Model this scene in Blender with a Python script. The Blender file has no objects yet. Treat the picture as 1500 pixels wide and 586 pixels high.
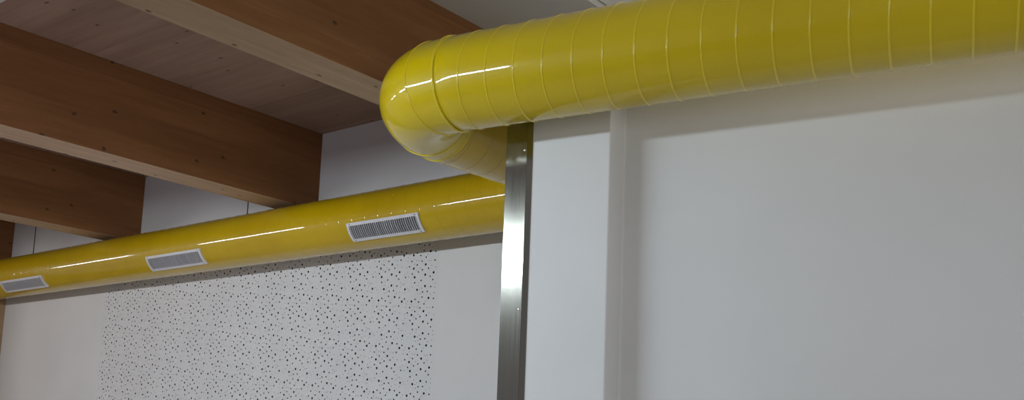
import bpy, bmesh, math, random
from mathutils import Vector, Matrix
from mathutils.geometry import delaunay_2d_cdt
from math import sin, cos, pi, radians

S = 0.2          # duct radius in metres: layout numbers below are in duct radii
H = 1.6          # eye height
C = bpy.context.scene.collection
random.seed(7)

def W(x, y, z):
    return Vector((x * S, y * S, z * S + H))

# ------------------------------------------------------------------ layout
PHI = 0.1622
N = Vector((cos(PHI), sin(PHI), 0)); M = Vector((-sin(PHI), cos(PHI), 0))
def NM(n, m, z):
    v = N * n + M * m
    return W(v.x, v.y, z)
Y1, Z1, XC = 15.3066, 7.7705, -16.0404
Y2, Z2 = 24.2807, 7.8982
WALL, ZC, ZB = 25.6804, 12.1479, 9.0949
D1, D2 = 19.0, 19.72
FLOOR = -H / S
BEAMS = [(-19.4161, -18.0931), (-31.601, -30.2763), (-43.859, -42.5325), (-56.16, -54.8335)]

# ------------------------------------------------------------------ materials
def mat(name):
    m = bpy.data.materials.new(name); m.use_nodes = True
    nt = m.node_tree; b = nt.nodes['Principled BSDF']
    return m, nt, b
def ramp(nt, stops):
    r = nt.nodes.new('ShaderNodeValToRGB')
    e = r.color_ramp.elements
    while len(e) < len(stops): e.new(0.5)
    for el, (p, c) in zip(e, stops):
        el.position = p; el.color = (*c, 1)
    return r
def coords(nt, scale, rot=(0, 0, 0)):
    t = nt.nodes.new('ShaderNodeTexCoord'); mp = nt.nodes.new('ShaderNodeMapping')
    mp.inputs['Scale'].default_value = scale; mp.inputs['Rotation'].default_value = rot
    nt.links.new(t.outputs['Object'], mp.inputs['Vector'])
    return mp.outputs[0]
def mix(nt, mode, fac, a, b):
    n = nt.nodes.new('ShaderNodeMix'); n.data_type = 'RGBA'; n.blend_type = mode
    for sock, v in ((n.inputs[0], fac), (n.inputs[6], a), (n.inputs[7], b)):
        if hasattr(v, 'type'): nt.links.new(v, sock)
        elif isinstance(v, (tuple, list)): sock.default_value = (*v, 1)
        else: sock.default_value = v
    return n.outputs[2]

def paint(name, col, rough=0.85, bump=0.02, scale=90, mott=0.03):
    m, nt, b = mat(name)
    n = nt.nodes.new('ShaderNodeTexNoise'); n.inputs['Scale'].default_value = 1.6; n.inputs['Detail'].default_value = 3
    nt.links.new(coords(nt, (1, 1, 1)), n.inputs['Vector'])
    lo = tuple(c * (1 - mott) for c in col); hi = tuple(min(1, c * (1 + mott)) for c in col)
    r = ramp(nt, [(0.3, lo), (0.7, hi)])
    nt.links.new(n.outputs['Fac'], r.inputs[0]); nt.links.new(r.outputs[0], b.inputs['Base Color'])
    b.inputs['Roughness'].default_value = rough
    b.inputs['Specular IOR Level'].default_value = 0.25
    n2 = nt.nodes.new('ShaderNodeTexNoise'); n2.inputs['Scale'].default_value = scale; n2.inputs['Detail'].default_value = 2
    nt.links.new(coords(nt, (1, 1, 1)), n2.inputs['Vector'])
    bp = nt.nodes.new('ShaderNodeBump'); bp.inputs['Strength'].default_value = bump; bp.inputs['Distance'].default_value = 0.01
    nt.links.new(n2.outputs['Fac'], bp.inputs['Height']); nt.links.new(bp.outputs[0], b.inputs['Normal'])
    return m

def wood(name, dark, light, axis='Y', knots=(0.05, 0.025, 0.012), lamella=None, knot_scale=2.6, kt=0.055):
    """spruce: long grain along the axis, sparse elongated knots, faint glue lines"""
    m, nt, b = mat(name)
    st = {'Y': (9, 0.7, 9), 'X': (0.7, 9, 9)}[axis]
    n = nt.nodes.new('ShaderNodeTexNoise'); n.inputs['Scale'].default_value = 2.2; n.inputs['Detail'].default_value = 6
    n.inputs['Roughness'].default_value = 0.6; n.inputs['Distortion'].default_value = 0.4
    nt.links.new(coords(nt, st), n.inputs['Vector'])
    r = ramp(nt, [(0.25, dark), (0.75, light)])
    nt.links.new(n.outputs['Fac'], r.inputs[0])
    # broad board-to-board tone
    n3 = nt.nodes.new('ShaderNodeTexNoise'); n3.inputs['Scale'].default_value = 1.1; n3.inputs['Detail'].default_value = 1
    nt.links.new(coords(nt, {'Y': (1, .25, 3), 'X': (.25, 3, 1)}[axis]), n3.inputs['Vector'])
    r3 = ramp(nt, [(0.3, (.78, .74, .70)), (0.7, (1.0, 1.0, 1.0))])
    nt.links.new(n3.outputs['Fac'], r3.inputs[0])
    c = mix(nt, 'MULTIPLY', 1.0, r.outputs[0], r3.outputs[0])
    # knots
    tk = nt.nodes.new('ShaderNodeTexCoord'); sk = nt.nodes.new('ShaderNodeSeparateXYZ'); nt.links.new(tk.outputs['Object'], sk.inputs[0])
    oi = nt.nodes.new('ShaderNodeObjectInfo')
    def op(o, x, y):
        q = nt.nodes.new('ShaderNodeMath'); q.operation = o
        for i, t in enumerate((x, y)):
            if hasattr(t, 'type'): nt.links.new(t, q.inputs[i])
            else: q.inputs[i].default_value = t
        return q.outputs[0]
    off = op('MULTIPLY', oi.outputs['Random'], 17.0)
    along, across = ('Y', 'X') if axis == 'Y' else ('X', 'Y')
    ca = op('ADD', op('MULTIPLY', sk.outputs[along], .62 if axis == 'Y' else .42), off)
    cb = op('ADD', sk.outputs[across], sk.outputs['Z'])
    cmb = nt.nodes.new('ShaderNodeCombineXYZ'); nt.links.new(ca, cmb.inputs[0]); nt.links.new(cb, cmb.inputs[1])
    nz = nt.nodes.new('ShaderNodeTexNoise'); nz.inputs['Scale'].default_value = 22; nt.links.new(cmb.outputs[0], nz.inputs['Vector'])
    v = nt.nodes.new('ShaderNodeTexVoronoi'); v.voronoi_dimensions = '2D'; v.inputs['Scale'].default_value = knot_scale
    wv = mix(nt, 'LINEAR_LIGHT', 0.012, cmb.outputs[0], nz.outputs['Color'])
    nt.links.new(wv, v.inputs['Vector'])
    kr = ramp(nt, [(kt * .5, (1, 1, 1)), (kt, (0, 0, 0))])
    nt.links.new(v.outputs['Distance'], kr.inputs[0])
    sep = nt.nodes.new('ShaderNodeSeparateColor'); nt.links.new(v.outputs['Color'], sep.inputs[0])
    gt = nt.nodes.new('ShaderNodeMath'); gt.operation = 'GREATER_THAN'; gt.inputs[1].default_value = 0.3
    nt.links.new(sep.outputs[0], gt.inputs[0])
    mu = nt.nodes.new('ShaderNodeMath'); mu.operation = 'MULTIPLY'
    nt.links.new(kr.outputs[0], mu.inputs[0]); nt.links.new(gt.outputs[0], mu.inputs[1])
    mu2 = nt.nodes.new('ShaderNodeMath'); mu2.operation = 'MULTIPLY'; mu2.inputs[1].default_value = .8
    nt.links.new(mu.outputs[0], mu2.inputs[0])
    c = mix(nt, 'MIX', mu2.outputs[0], c, knots)
    if lamella:
        sx = nt.nodes.new('ShaderNodeSeparateXYZ')
        t = nt.nodes.new('ShaderNodeTexCoord'); nt.links.new(t.outputs['Object'], sx.inputs[0])
        ax, per = lamella
        d = nt.nodes.new('ShaderNodeMath'); d.operation = 'DIVIDE'; d.inputs[1].default_value = per
        nt.links.new(sx.outputs[ax], d.inputs[0])
        f = nt.nodes.new('ShaderNodeMath'); f.operation = 'FRACT'; nt.links.new(d.outputs[0], f.inputs[0])
        lr = ramp(nt, [(0.0, (.72, .68, .64)), (0.035, (1, 1, 1))])
        nt.links.new(f.outputs[0], lr.inputs[0])
        c = mix(nt, 'MULTIPLY', .7, c, lr.outputs[0])
        fl = nt.nodes.new('ShaderNodeMath'); fl.operation = 'FLOOR'; nt.links.new(d.outputs[0], fl.inputs[0])
        wn = nt.nodes.new('ShaderNodeTexWhiteNoise'); wn.noise_dimensions = '1D'; nt.links.new(fl.outputs[0], wn.inputs['W'])
        wr = ramp(nt, [(0, (.86, .84, .82)), (1, (1.06, 1.06, 1.06))])
        nt.links.new(wn.outputs['Value'], wr.inputs[0])
        c = mix(nt, 'MULTIPLY', 1.0, c, wr.outputs[0])
    nt.links.new(c, b.inputs['Base Color'])
    b.inputs['Roughness'].default_value = 0.6
    b.inputs['Specular IOR Level'].default_value = 0.25
    return m

def yellow(name, base, streak):
    m, nt, b = mat(name)
    n = nt.nodes.new('ShaderNodeTexNoise'); n.inputs['Scale'].default_value = 2.0; n.inputs['Detail'].default_value = 4
    nt.links.new(coords(nt, (1, 1, 1)), n.inputs['Vector'])
    r = ramp(nt, [(0.3, streak), (0.7, base)])
    nt.links.new(n.outputs['Fac'], r.inputs[0]); nt.links.new(r.outputs[0], b.inputs['Base Color'])
    b.inputs['Roughness'].default_value = 0.42
    b.inputs['Specular IOR Level'].default_value = 0.15
    b.inputs['Coat IOR'].default_value = 1.5
    b.inputs['Coat Weight'].default_value = 1.0
    b.inputs['Coat Roughness'].default_value = 0.05
    n2 = nt.nodes.new('ShaderNodeTexNoise'); n2.inputs['Scale'].default_value = 5; n2.inputs['Detail'].default_value = 1
    nt.links.new(coords(nt, (1, 1, 1)), n2.inputs['Vector'])
    bp = nt.nodes.new('ShaderNodeBump'); bp.inputs['Strength'].default_value = 0.006; bp.inputs['Distance'].default_value = 0.01
    nt.links.new(n2.outputs['Fac'], bp.inputs['Height'])
    nt.links.new(bp.outputs[0], b.inputs['Normal']); nt.links.new(bp.outputs[0], b.inputs['Coat Normal'])
    return m

def steel(name):
    m, nt, b = mat(name)
    b.inputs['Metallic'].default_value = 1.0
    b.inputs['Base Color'].default_value = (.33, .32, .275, 1)
    n = nt.nodes.new('ShaderNodeTexNoise'); n.inputs['Scale'].default_value = 3; n.inputs['Detail'].default_value = 5
    nt.links.new(coords(nt, (160, 160, 1.2)), n.inputs['Vector'])
    r = ramp(nt, [(0.3, (.12, .12, .12)), (0.7, (.16, .16, .16))])
    nt.links.new(n.outputs['Fac'], r.inputs[0]); nt.links.new(r.outputs[0], b.inputs['Roughness'])
    bp = nt.nodes.new('ShaderNodeBump'); bp.inputs['Strength'].default_value = 0.06; bp.inputs['Distance'].default_value = 0.002
    nt.links.new(n.outputs['Fac'], bp.inputs['Height']); nt.links.new(bp.outputs[0], b.inputs['Normal'])
    return m

def plain(name, col, rough=.5, metal=0.):
    m, nt, b = mat(name)
    n = nt.nodes.new('ShaderNodeTexNoise'); n.inputs['Scale'].default_value = 20
    nt.links.new(coords(nt, (1, 1, 1)), n.inputs['Vector'])
    r = ramp(nt, [(0.3, tuple(c * .93 for c in col)), (0.7, col)])
    nt.links.new(n.outputs['Fac'], r.inputs[0]); nt.links.new(r.outputs[0], b.inputs['Base Color'])
    b.inputs['Roughness'].default_value = rough; b.inputs['Metallic'].default_value = metal
    return m

M_WALL = paint('white_wall_paint', (.65, .635, .62))
M_WALLN = paint('white_partition_paint', (.70, .70, .69), rough=.7)
M_CEILW = paint('white_ceiling_paint', (.60, .59, .56))
M_CEILB = paint('bright_ceiling_paint', (.85, .84, .80))
M_BOARD = paint('perforated_board_paint', (.64, .63, .62))
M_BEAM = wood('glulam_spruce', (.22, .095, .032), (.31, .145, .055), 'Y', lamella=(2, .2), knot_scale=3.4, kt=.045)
M_BEAM_LIT = wood('underside_lit_spruce', (.36, .235, .14), (.50, .34, .21), 'Y', knot_scale=4.5, kt=.05)  # beam wood lightened for the undersides, their brighter light put into the colour
M_DECK = wood('spruce_ceiling_deck', (.31, .205, .145), (.42, .285, .205), 'X', lamella=(1, .62), knot_scale=4.2, kt=.045)
M_LEFTW = wood('left_wood_panelling', (.36, .24, .13), (.46, .32, .19), 'Y')
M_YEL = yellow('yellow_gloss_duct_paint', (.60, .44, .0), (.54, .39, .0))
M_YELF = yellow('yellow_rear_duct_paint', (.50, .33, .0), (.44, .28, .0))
M_SEAM = yellow('yellow_seam_ridge_glint', (.72, .56, .01), (.66, .50, .01))  # duct yellow lightened, ridge highlights put into the colour
M_STEEL = steel('brushed_stainless_steel')
M_SCREW = plain('bright_screw_metal', (.9, .9, .86), .25, 1.0)
M_ROD = plain('dark_threaded_rod', (.07, .06, .055), .5, .6)
M_GRILLE = plain('white_grille_enamel', (.62, .60, .60), .4)
M_BLADE = plain('grey_grille_slats', (.38, .365, .37), .45)
M_DARK = plain('grille_gap_shade', (.012, .010, .010), .9)
M_FELT_SHADE = plain('black_felt_and_hole_shade', (.018, .018, .022), .95)
M_FLOOR = paint('grey_floor', (.52, .50, .47), rough=.5)

# ------------------------------------------------------------------ mesh helpers
def link_mesh(name, verts, faces, material, loc=(0, 0, 0), parent=None, smooth=False, mats=None, fmat=None):
    me = bpy.data.meshes.new(name)
    me.from_pydata([tuple(v) for v in verts], [], faces)
    for m in (mats or [material]): me.materials.append(m)
    if fmat: 
        for p, k in zip(me.polygons, fmat): p.material_index = k
    if smooth:
        for p in me.polygons: p.use_smooth = True
    me.update()
    o = bpy.data.objects.new(name, me); C.objects.link(o); o.location = loc
    if parent: o.parent = parent
    return o
def empty(name, loc, label, cat, group=None):
    o = bpy.data.objects.new(name, None); C.objects.link(o); o.location = loc; o.empty_display_size = .1
    return tag(o, label, cat, group)
def tag(o, label, cat, group=None):
    o['label'] = label; o['category'] = cat
    if group: o['group'] = group
    return o
def struct(o, label=None, cat=None):
    o['kind'] = 'structure'
    if label: o['label'] = label
    if cat: o['category'] = cat
    return o
def box_vf(a, b, verts, faces):
    k = len(verts)
    for x in (a[0], b[0]):
        for y in (a[1], b[1]):
            for z in (a[2], b[2]): verts.append((x, y, z))
    for f in ((0, 1, 3, 2), (4, 6, 7, 5), (0, 4, 5, 1), (2, 3, 7, 6), (0, 2, 6, 4), (1, 5, 7, 3)):
        faces.append([k + i for i in f])
def box(name, a, b, material, parent=None, bevel=0):
    """box from corner a to b (metres, world); origin at its centre"""
    a = Vector(a); b = Vector(b); c = (a + b) / 2
    vs, fs = [], []; box_vf(a - c, b - c, vs, fs)
    o = link_mesh(name, vs, fs, material, c, parent)
    fix_normals(o)
    if bevel: bev(o, bevel)
    return o
def fix_normals(o):
    bm = bmesh.new(); bm.from_mesh(o.data); bmesh.ops.recalc_face_normals(bm, faces=bm.faces); bm.to_mesh(o.data); bm.free()
def bev(o, w, seg=3):
    m = o.modifiers.new('bevel', 'BEVEL'); m.width = w; m.segments = seg; m.limit_method = 'ANGLE'; m.angle_limit = radians(40)
    return m

def sweep(path, frames, prof_fn, closed_prof=True, verts=None, faces=None):
    """rings along a path. frames[i]=(u,v); prof_fn(i)->list of (a,b) offsets"""
    k0 = len(verts); n = None
    for i, (p, (u, v)) in enumerate(zip(path, frames)):
        pr = prof_fn(i); n = len(pr)
        for a, b in pr: verts.append(p + u * a + v * b)
    for i in range(len(path) - 1):
        for j in range(n if closed_prof else n - 1):
            a = k0 + i * n + j; b = k0 + i * n + (j + 1) % n
            faces.append([a, b, b + n, a + n])

Zv = Vector((0, 0, 1))
def pipe_straight(p0, p1, rad, stations, verts, faces, seg=96):
    """stations: list of (distance, radius)"""
    d = (p1 - p0).normalized(); u = Zv; v = d.cross(u).normalized()
    path = [p0 + d * s for s, r in stations]
    sweep(path, [(u, v)] * len(path), lambda i: [(cos(2 * pi * j / seg) * stations[i][1], sin(2 * pi * j / seg) * stations[i][1]) for j in range(seg)], True, verts, faces)
def helix_bead(p0, p1, rad, pitch, width, height, phase, verts, faces, hand=1, per=56):
    d = (p1 - p0).normalized(); u = Zv; v = d.cross(u).normalized(); L = (p1 - p0).length
    n = int(L / pitch * per)
    prof = [(-1, -.08), (-.72, .45), (-.35, .88), (0, 1), (.35, .88), (.72, .45), (1, -.08)]
    k0 = len(verts)
    for i in range(n + 1):
        s = L * i / n; th = phase + hand * 2 * pi * s / pitch
        rdir = u * cos(th) + v * sin(th)
        for a, b in prof: verts.append(p0 + d * min(L, max(0, s + a * width)) + rdir * (rad + b * height))
    m = len(prof)
    for i in range(n):
        for j in range(m - 1):
            a = k0 + i * m + j; faces.append([a, a + 1, a + 1 + m, a + m])

def make_duct(name, p0, p1, label, cat, material, pitch, bead_h, bead_w, phase, hand=1, group=None):
    L = (p1 - p0).length; R = S
    c = (p0 + p1) / 2
    vs, fs = [], []
    t = 0.0015
    # hollow steel tube: outside skin, rolled ends, inside skin
    st = [(0, R - .004), (0, R - t), (t, R)] + [(t + (L - 2 * t) * i / 40, R) for i in range(1, 41)] + [(L, R - t), (L, R - .004), (L, R - .006)]
    st = [(0, R - .006)] + st
    pipe_straight(p0, p1, R, st, vs, fs, 128)
    pipe_straight(p1, p0, R - .006, [(0, R - .006), (L, R - .006)], vs, fs, 128)
    nf = len(fs)
    helix_bead(p0, p1, R, pitch, bead_w, bead_h, phase, vs, fs, hand)
    vs = [v - c for v in vs]
    o = link_mesh(name, vs, fs, None, c, None, smooth=True, mats=[material, M_SEAM if material is M_YEL else material], fmat=[0] * nf + [1] * (len(fs) - nf))
    return tag(o, label, cat, group)

def make_elbow(name, corner, da, db, bend, label, material, collar, group=None):
    """elbow between direction da (away from the corner along pipe A) and db; collars slide over both pipes"""
    ang = pi - math.acos(max(-1, min(1, da.dot(db))))
    tl = bend * math.tan(ang / 2)
    pa = corner + da * tl; pb = corner + db * tl
    axis = (-da).cross(db).normalized()
    inward = axis.cross(-da).normalized()
    cen = pa + inward * bend
    vs, fs = [], []; seg = 128; n = 40; R = S + .0015
    root = empty(name, corner, label, 'duct elbow', group)
    def ring(a):
        rot = Matrix.Rotation(a, 3, axis); rv = rot @ (pa - cen)
        return cen + rv - corner, (axis, rv.normalized())
    def shell(nm, angs):
        vs, fs = [], []
        rr = [ring(a) for a in angs]
        sweep([q[0] for q in rr], [q[1] for q in rr], lambda i: [(cos(2 * pi * j / seg) * R, sin(2 * pi * j / seg) * R) for j in range(seg)], True, vs, fs)
        link_mesh(nm, vs, fs, material, (0, 0, 0), root, smooth=True)
    g0 = collar
    shell('bend', [g0 + (ang - 2 * g0) * i / n for i in range(n + 1)])
    shell('end_segment', [0, g0]); shell('end_segment', [ang - g0, ang])
    for a, w, h in ((.0, .006, .0045), (g0, .004, .004), (ang - g0, .004, .004), (ang, .006, .0045)):
        q, (ux, vx) = ring(a); d = vx.cross(ux).normalized()
        vs, fs = [], []
        pr = [(-w, -.001), (-w * .6, h * .7), (0, h), (w * .6, h * .7), (w, -.001)]
        for j in range(seg):
            th = 2 * pi * j / seg; rd = ux * cos(th) + vx * sin(th)
            for p, hh in pr: vs.append(q + rd * (R + hh) + d * p)
        m = len(pr)
        for j in range(seg):
            for i in range(m - 1):
                k = j * m + i; k2 = ((j + 1) % seg) * m + i; fs.append([k, k + 1, k2 + 1, k2])
        link_mesh('seam_ring', vs, fs, M_SEAM if material is M_YEL else material, (0, 0, 0), root, smooth=True)
    return tl

# ------------------------------------------------------------------ setting
def wbox(name, a, b, material, **k): return box(name, W(*a), W(*b), material, **k)

struct(wbox('floor', (-56.5, -20, FLOOR), (14, WALL + 1, FLOOR - .5), M_FLOOR))

# far wall, with the opening for the perforated board
PX0, PX1, PZ1, PZ0 = -45.2, -23.78, 7.75, FLOOR + .8
c = W(-25, WALL + .5, 3)
vs, fs = [], []
for a, b in (((-55.6, WALL, FLOOR), (PX0, WALL + 1, ZC + .6)), ((PX1, WALL, FLOOR), (14, WALL + 1, ZC + .6)),
             ((PX0, WALL, PZ1), (PX1, WALL + 1, ZC + .6)), ((PX0, WALL, FLOOR), (PX1, WALL + 1, PZ0))):
    box_vf(W(*a) - c, W(*b) - c, vs, fs)
o = link_mesh('wall_far', vs, fs, M_WALL, c); bm = bmesh.new(); bm.from_mesh(o.data)
bmesh.ops.recalc_face_normals(bm, faces=bm.faces); bm.to_mesh(o.data); bm.free(); struct(o)

struct(wbox('wall_left', (-54.95, 19.5, FLOOR), (-55.6, WALL, ZB), M_LEFTW))

# ceilings: spruce deck between the beams, plaster elsewhere
zt = ZC + .6
struct(wbox('ceiling', (-55, 12.47, ZC), (-18.4, WALL, zt), M_DECK))
struct(wbox('ceiling', (-55, -12, ZC), (-18.4, 12.47, zt), M_CEILW))
struct(wbox('ceiling', (-18.4, -12, 11.85), (-14.62, WALL, zt), M_CEILW))
struct(wbox('ceiling', (-14.55, -12, 12.0), (14, WALL, zt), M_CEILB))

# partition wall in front of the shaft: pilaster face, step back, long face
A0 = NM(-10.90, D1, 0); A1 = NM(-8.46, D1, 0); A2 = NM(-8.46, D2, 0); A3 = NM(9, D2, 0)
B3 = Vector((A3.x, (WALL - .02) * S, 0)); B0 = Vector((A0.x, (WALL - .02) * S, 0))
pts = [A0, A1, A2, A3, B3, B0]
z0 = W(0, 0, FLOOR).z; z1 = W(0, 0, 9.15).z
c = Vector((sum(p.x for p in pts) / 6, sum(p.y for p in pts) / 6, 0)); c.z = 0
vs = [(p.x - c.x, p.y - c.y, z0) for p in pts] + [(p.x - c.x, p.y - c.y, z1) for p in pts]
n = 6
fs = [[i, (i + 1) % n, (i + 1) % n + n, i + n] for i in range(n)] + [list(range(n))[::-1], list(range(n, 2 * n))]
o = link_mesh('wall_right', vs, fs, M_WALLN, c); bm = bmesh.new(); bm.from_mesh(o.data)
bmesh.ops.recalc_face_normals(bm, faces=bm.faces); bm.to_mesh(o.data); bm.free()
bev(o, .008, 3); struct(o)

# ------------------------------------------------------------------ beams
labels = ['glulam timber beam nearest the camera, running behind the yellow elbow',
          'glulam timber beam, second from the elbow, with a knotty purplish-lit side',
          'dark glulam timber beam, third from the elbow, ending above the smallest part of the rear duct',
          'glulam timber beam at the far left edge beside the wooden wall, mostly hidden']
for (xa, xb), lb in zip(BEAMS, labels):
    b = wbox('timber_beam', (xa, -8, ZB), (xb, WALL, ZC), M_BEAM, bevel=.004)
    b.data.materials.append(M_BEAM_LIT)
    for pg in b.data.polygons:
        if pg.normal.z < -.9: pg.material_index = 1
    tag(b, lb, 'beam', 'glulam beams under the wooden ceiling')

# ------------------------------------------------------------------ ducts
BEND = 1.62 * S; COL = radians(16.5)
corner1 = W(XC, Y1, Z1); dN = N.copy(); dY = Vector((0, 1, 0))
tl = make_elbow('duct_elbow', corner1, dN, (W(XC, Y2, Z2) - corner1).normalized(), BEND,
                'glossy yellow duct elbow at the left end of the near duct, below the nearest beam', M_YEL, COL)
corner2 = W(XC, Y2, Z2); dB = (corner1 - corner2).normalized(); dL = Vector((-1, 0, 0))
ang2 = pi - math.acos(dB.dot(dL)); tl2 = BEND * math.tan(ang2 / 2)
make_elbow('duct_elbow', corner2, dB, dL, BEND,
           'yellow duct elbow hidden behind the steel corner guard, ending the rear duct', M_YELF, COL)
p0 = corner1 + dN * (tl - .006); p1 = NM(9, 0, 0); p1 = corner1 + dN * (22.4 * S)
make_duct('spiral_duct', p0, p1, 'large yellow spiral-seam duct running along the near white wall to the right edge', 'duct',
          M_YEL, .637 * S, .0028, .0042, radians(100), -1)
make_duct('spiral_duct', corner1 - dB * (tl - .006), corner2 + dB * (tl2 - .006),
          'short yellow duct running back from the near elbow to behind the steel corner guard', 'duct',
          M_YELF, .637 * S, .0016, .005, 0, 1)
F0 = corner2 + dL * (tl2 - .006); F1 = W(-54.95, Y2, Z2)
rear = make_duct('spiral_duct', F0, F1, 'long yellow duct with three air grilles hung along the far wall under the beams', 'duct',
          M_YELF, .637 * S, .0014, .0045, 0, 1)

# ---- grilles on the rear duct (curved to the duct, vertical slats)
def cyl_patch(verts, faces, x0, x1, a0, a1, r0, r1, c, na=8):
    """solid curved slab between radii r0<r1, angles measured down from the room side (deg)"""
    k = len(verts)
    for x in (x0, x1):
        for i in range(na + 1):
            a = radians(a0 + (a1 - a0) * i / na)
            for r in (r0, r1): verts.append(Vector((x - c.x, -cos(a) * r + Y2 * S - c.y, -sin(a) * r + Z2 * S + H - c.z)))
    m = (na + 1) * 2
    idx = lambda s, i, q: k + s * m + i * 2 + q
    for i in range(na):
        faces.append([idx(0, i, 1), idx(1, i, 1), idx(1, i + 1, 1), idx(0, i + 1, 1)])
        faces.append([idx(0, i, 0), idx(0, i + 1, 0), idx(1, i + 1, 0), idx(1, i, 0)])
        for s in (0, 1): faces.append([idx(s, i, 0), idx(s, i, 1), idx(s, i + 1, 1), idx(s, i + 1, 0)])
    for i in (0, na): faces.append([idx(0, i, 0), idx(1, i, 0), idx(1, i, 1), idx(0, i, 1)])

ctr = rear.location
def grille(xa, xb, a0, a1, nbl):
    xa *= S; xb *= S; xm = (xa + xb) / 2; am = radians((a0 + a1) / 2)
    gc = Vector((xm, Y2 * S - cos(am) * S, Z2 * S + H - sin(am) * S))
    fw = .020; fa = math.degrees(.020 / S)
    vs, fs = [], []
    r0, r1 = S - .002, S + .011
    cyl_patch(vs, fs, xa, xb, a0, a0 + fa, r0, r1, gc, 4)
    cyl_patch(vs, fs, xa, xb, a1 - fa, a1, r0, r1, gc, 4)
    cyl_patch(vs, fs, xa, xa + fw, a0 + fa, a1 - fa, r0, r1, gc)
    cyl_patch(vs, fs, xb - fw, xb, a0 + fa, a1 - fa, r0, r1, gc)
    f = link_mesh('air_grille', vs, fs, M_GRILLE, gc - ctr, rear); fix_normals(f)
    f['label'] = 'white rectangular air grille with upright slats set into the yellow duct'
    vs, fs = [], []
    cyl_patch(vs, fs, xa + fw, xb - fw, a0 + fa, a1 - fa, S - .001, S + .0015, gc)
    o = link_mesh('gap_shade', vs, fs, M_DARK, (0, 0, 0), f); fix_normals(o)  # near-black sheet on the duct skin paints the shade between slats
    vs, fs = [], []
    w = (xb - xa - 2 * fw)
    for i in range(nbl):
        x = xa + fw + w * (i + .5) / nbl
        bw = w / nbl * .22 * random.uniform(.75, 1.2)
        cyl_patch(vs, fs, x - bw, x + bw, a0 + fa, a1 - fa, S + .0015, S + .009, gc, 5)
    o = link_mesh('slats', vs, fs, M_BLADE, (0, 0, 0), f); fix_normals(o)
    for x in (xa + .03, xb - .03):
        for a in (a0 + fa * .5, a1 - fa * .5):
            ar = radians(a); nrm = Vector((0, -cos(ar), -sin(ar)))
            p = Vector((x, Y2 * S, Z2 * S + H)) + nrm * (r1 - .001) - gc
            vs, fs = [], []; t = Vector((1, 0, 0)); bt = nrm.cross(t)
            for (rr, hh) in ((.0042, 0), (.0042, .0012), (.0028, .0024)):
                for j in range(12): vs.append(p + t * cos(j * pi / 6) * rr + bt * sin(j * pi / 6) * rr + nrm * hh)
            for q in (0, 12):
                for j in range(12): fs.append([q + j, q + (j + 1) % 12, q + 12 + (j + 1) % 12, q + 12 + j])
            fs.append(list(range(24, 36)))
            link_mesh('screw', vs, fs, M_ROD, (0, 0, 0), f)
for xa, xb, a0, a1 in ((-25.95, -22.60, 16.5, 55), (-38.1, -34.35, 19, 57.5), (-50.8, -46.75, 23, 59.5)):
    grille(xa, xb, a0, a1, 33)

# ---- hanger rods of the rear duct
def rod(x, label):
    r = empty('duct_hanger', W(x, Y2, Z2 + 1), label, 'hanger', 'threaded hangers of the rear duct')
    hz = (ZC - Z2 - 1) * S
    vs, fs = [], []
    seg = 10; nr = 60
    for i in range(nr + 1):
        rr = .0048 if i % 2 else .0042
        for j in range(seg): vs.append((cos(2 * pi * j / seg) * rr, sin(2 * pi * j / seg) * rr, .004 + (hz - .004) * i / nr))
    for i in range(nr):
        for j in range(seg): fs.append([i * seg + j, i * seg + (j + 1) % seg, (i + 1) * seg + (j + 1) % seg, (i + 1) * seg + j])
    link_mesh('rod', vs, fs, M_ROD, (0, 0, 0), r)
    vs, fs = [], []
    for rr, zz in ((0, .002), (.011, .002), (.011, .012), (.006, .012), (.006, .018), (0, .018)):
        for j in range(6): vs.append((cos(pi * j / 3) * rr, sin(pi * j / 3) * rr, zz))
    for i in range(5):
        for j in range(6): fs.append([i * 6 + j, i * 6 + (j + 1) % 6, (i + 1) * 6 + (j + 1) % 6, (i + 1) * 6 + j])
    link_mesh('nut', vs, fs, M_ROD, (0, 0, 0), r)
rod(-32.8, 'thin dark hanger rod just left of the second beam, above the rear duct')
rod(-49.65, 'thin dark hanger rod near the left edge, between the third beam and the rear duct')

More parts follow.
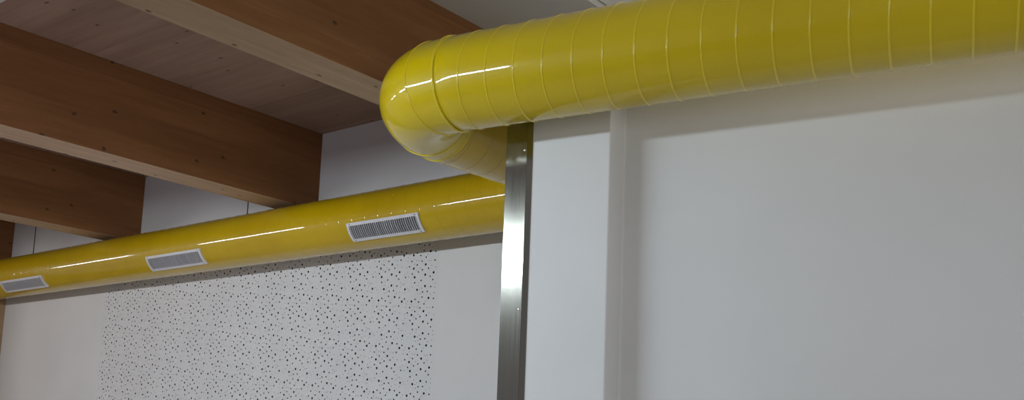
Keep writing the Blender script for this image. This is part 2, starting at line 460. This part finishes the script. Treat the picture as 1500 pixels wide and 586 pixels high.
# ------------------------------------------------------------------ perforated acoustic board
def perforated():
    root = empty('perforated_panel', W((PX0 + PX1) / 2, WALL, PZ0),
                 'white acoustic board full of small round holes in the far wall below the rear duct', 'acoustic panel')
    x0, x1 = PX0 * S, PX1 * S; zz0, zz1 = PZ0 * S + H, PZ1 * S + H
    cx, cz = (x0 + x1) / 2, zz0
    T = (x1 - x0) / 13; rng = random.Random(3)
    tile = []
    def far(u, v, r, gap):
        for (a, b, q) in tile:
            du = abs(u - a); du = min(du, T - du); dv = abs(v - b); dv = min(dv, T - dv)
            if math.hypot(du, dv) < r + q + gap: return False
        return True
    for rad, cnt, gap in ((.0088, 11, .046), (.0060, 23, .021), (.0030, 34, .012)):
        k = 0; tries = 0
        while k < cnt and tries < 20000:
            tries += 1; u, v = rng.uniform(rad + .001, T - rad - .001), rng.uniform(rad + .001, T - rad - .001)
            if far(u, v, rad, gap): tile.append((u, v, rad)); k += 1
    vs, fs, rims = [], [], []
    nx = 13; nz = int(math.ceil((zz1 - zz0) / T)) + 1
    for i in range(nx):
        sh = -(i * .028) % T
        for j in range(-1, nz):
            ax, bx = x0 + i * T, min(x0 + (i + 1) * T, x1)
            az, bz = max(zz0 + j * T + sh, zz0), min(zz0 + (j + 1) * T + sh, zz1)
            if bz - az < 1e-4 or bx - ax < 1e-4: continue
            pts = [Vector((ax - cx, az - cz)), Vector((bx - cx, az - cz)), Vector((bx - cx, bz - cz)), Vector((ax - cx, bz - cz))]
            loops = [[0, 1, 2, 3]]
            for (u, v, r) in tile:
                x = x0 + i * T + u; z = zz0 + j * T + sh + v
                if not (ax + r < x < bx - r and az + r < z < bz - r): continue
                if not (x0 + .02 < x < x1 - .02 and zz0 + .05 < z < zz1 - .02): continue
                k = len(pts); sg = 10 if r > .005 else 7
                for q in range(sg):
                    a = 2 * pi * q / sg; pts.append(Vector((x - cx + r * cos(a), z - cz + r * sin(a))))
                loops.append(list(range(k, k + sg)))
                rims.append([pts[q].copy() for q in loops[-1]])
            v2, e2, f2, ov, oe, of = delaunay_2d_cdt(pts, [], loops, 1, 1e-7)
            k = len(vs); vs += [(v.x, .0, v.y) for v in v2]
            fs += [[k + q for q in f] for f, og in zip(f2, of) if max(og) == 0]
    nflat = len(fs)
    # sides of the holes, 12 mm deep (own vertices), their shade painted in black
    for lp in rims:
        k = len(vs); m = len(lp)
        for q in lp: vs.append((q.x, 0, q.y))
        for q in lp: vs.append((q.x, .012, q.y))
        for j in range(m): fs.append([k + j, k + (j + 1) % m, k + m + (j + 1) % m, k + m + j])
    o = link_mesh('board', vs, fs, None, (0, 0, 0), root, mats=[M_BOARD, M_FELT_SHADE], fmat=[0] * nflat + [1] * (len(fs) - nflat))
    print('perforated faces', len(fs), 'holes', len(rims))
    vs, fs = [], []
    box_vf((x0 - cx, .0125, 0), (x1 - cx, .02, zz1 - zz0), vs, fs)
    link_mesh('felt_backing', vs, fs, M_FELT_SHADE, (0, 0, 0), root)
perforated()

# ------------------------------------------------------------------ stainless corner guard
def guard():
    base = NM(-10.9, D1, FLOOR)
    root = empty('corner_guard', base, 'brushed stainless steel corner guard on the left edge of the near white wall', 'corner guard')
    root.rotation_euler.z = PHI
    # local: x along the wall, y into the wall
    w1 = .50 * S; w2 = .61 * S; top = (8.6 - FLOOR) * S; t = .003
    def extr(poly, name):
        n = len(poly); vs = [(x, y, .0) for x, y in poly] + [(x, y, top) for x, y in poly]
        fs = [[i, (i + 1) % n, (i + 1) % n + n, i + n] for i in range(n)] + [list(range(n))[::-1], list(range(n, 2 * n))]
        o = link_mesh(name, vs, fs, M_STEEL, (0, 0, 0), root)
        bm = bmesh.new(); bm.from_mesh(o.data); bmesh.ops.recalc_face_normals(bm, faces=bm.faces); bm.to_mesh(o.data); bm.free()
        return o
    y0 = -.012
    p = extr([(-.004, .10), (-.004, y0), (w1, y0), (w1, y0 + t), (-.001, y0 + t), (-.001, .10)], 'plate')
    bev(p, .0012, 2)
    f = extr([(w1 + .0002, y0 + .0004), (w2, -.0005 - t), (w2, -.0005), (w1 + .0002, y0 + .0004 + t)], 'folded_lip')
    for z in (6.56, 3.07, -.42, -3.9):
        vs, fs = [], []
        for k, (rr, yy) in enumerate(((.0055, 0), (.0055, -.0012), (.0042, -.0028), (.002, -.0034))):
            for j in range(16): vs.append((.50 * S - .012 + cos(j * pi / 8) * rr, y0 + yy, (z - FLOOR) * S + sin(j * pi / 8) * rr))
        for q in (0, 16, 32):
            for j in range(16): fs.append([q + j, q + (j + 1) % 16, q + 16 + (j + 1) % 16, q + 16 + j])
        fs.append(list(range(48, 64)))
        link_mesh('screw', vs, fs, M_SCREW, (0, 0, 0), root, smooth=True)
guard()

# ------------------------------------------------------------------ light
LP = (58, 43, 42, 40); CPW = 16; AMB = .27
def area(name, loc, target, sx, sy, power, col):
    l = bpy.data.lights.new(name, 'AREA'); l.shape = 'RECTANGLE'; l.size = sx; l.size_y = sy; l.energy = power; l.color = col
    o = bpy.data.objects.new(name, l); C.objects.link(o); o.location = loc
    d = (Vector(target) - Vector(loc)).normalized()
    x = Vector((1, 0, 0)); z = -d; x = (x - z * x.dot(z)).normalized(); y = z.cross(x)
    o.rotation_euler = Matrix((x, y, z)).transposed().to_euler()
    return o
# row of linear luminaires parallel to the ducts; an added, unseen shade with a front lip blocks upward light
LY, LZ = 3.5, 7.0
for xa, xb, pw, col in ((-26.6, -16.1, LP[0], (.76, .89, 1.0)), (-39, -28, LP[1], (.90, .93, 1.0)), (-62, -51, LP[2], (1.0, .96, .95)), (-82, -71, LP[3], (1.0, .96, .95))):
    xm = (xa + xb) / 2
    area('linear_lamp', W(xm, LY, LZ), W(xm, LY + 8, LZ - 2.5), (xb - xa) * S, .09, pw, col)
    vs, fs = [], []
    c = W(xm, LY, LZ); hx = (xb - xa) * S / 2 + .03
    box_vf((-hx, -.16, .085), (hx, .62, .092), vs, fs)
    box_vf((-hx, -.16, -.08), (hx, -.15, .085), vs, fs)
    o = link_mesh('unseen_lamp_shade_1', vs, fs, M_CEILB, c); fix_normals(o); struct(o)  # unseen shade over the lamp, added to keep light off the upper wall
# added soft fill from the right, brightens the right wall
area('added_fill', W(26, -8, -1), W(2, 20, 1), 3.2, 2.2, 130, (.95, .96, 1.0))
b_ = area('added_fill', W(-20, 5, -3), W(-32, 14.5, 9.5), .9, .9, 4.5, (.80, .74, 1.0)); b_.data.spread = radians(70)  # added bluish fill aimed at the second beam's side
# ceiling lamp above the shaft, behind the near duct
area('ceiling_lamp', W(-5, 20.6, 11.7), W(-5, 20.4, 0), 1.6, .3, CPW, (1, .98, .93))

w = bpy.data.worlds.new('world'); bpy.context.scene.world = w; w.use_nodes = True
bg = w.node_tree.nodes['Background']; bg.inputs[0].default_value = (.72, .70, .76, 1); bg.inputs[1].default_value = AMB

# ------------------------------------------------------------------ camera
F = 1508.4684; CY = 456.2568; YAW = .6735; PITCH = .1386; ROLL = .0374
cam = bpy.data.cameras.new('camera'); co = bpy.data.objects.new('camera', cam); C.objects.link(co)
co.location = (0, 0, H)
fw = Vector((-sin(YAW) * cos(PITCH), cos(YAW) * cos(PITCH), sin(PITCH)))
r = Vector((cos(YAW), sin(YAW), 0)); u = r.cross(fw)
r2 = r * cos(ROLL) + u * sin(ROLL); u2 = -r * sin(ROLL) + u * cos(ROLL)
co.rotation_euler = Matrix((r2, u2, -fw)).transposed().to_euler()
cam.sensor_fit = 'HORIZONTAL'; cam.sensor_width = 36; cam.lens = 36 * F / 1500
cam.shift_x = 0; cam.shift_y = (CY - 293) / 1500
cam.clip_end = 100; cam.clip_start = .05
bpy.context.scene.camera = co
vs_ = bpy.context.scene.view_settings
vs_.view_transform = 'Standard'; vs_.look = 'None'; vs_.exposure = 0; vs_.gamma = 1
bpy.context.scene.render.film_transparent = False
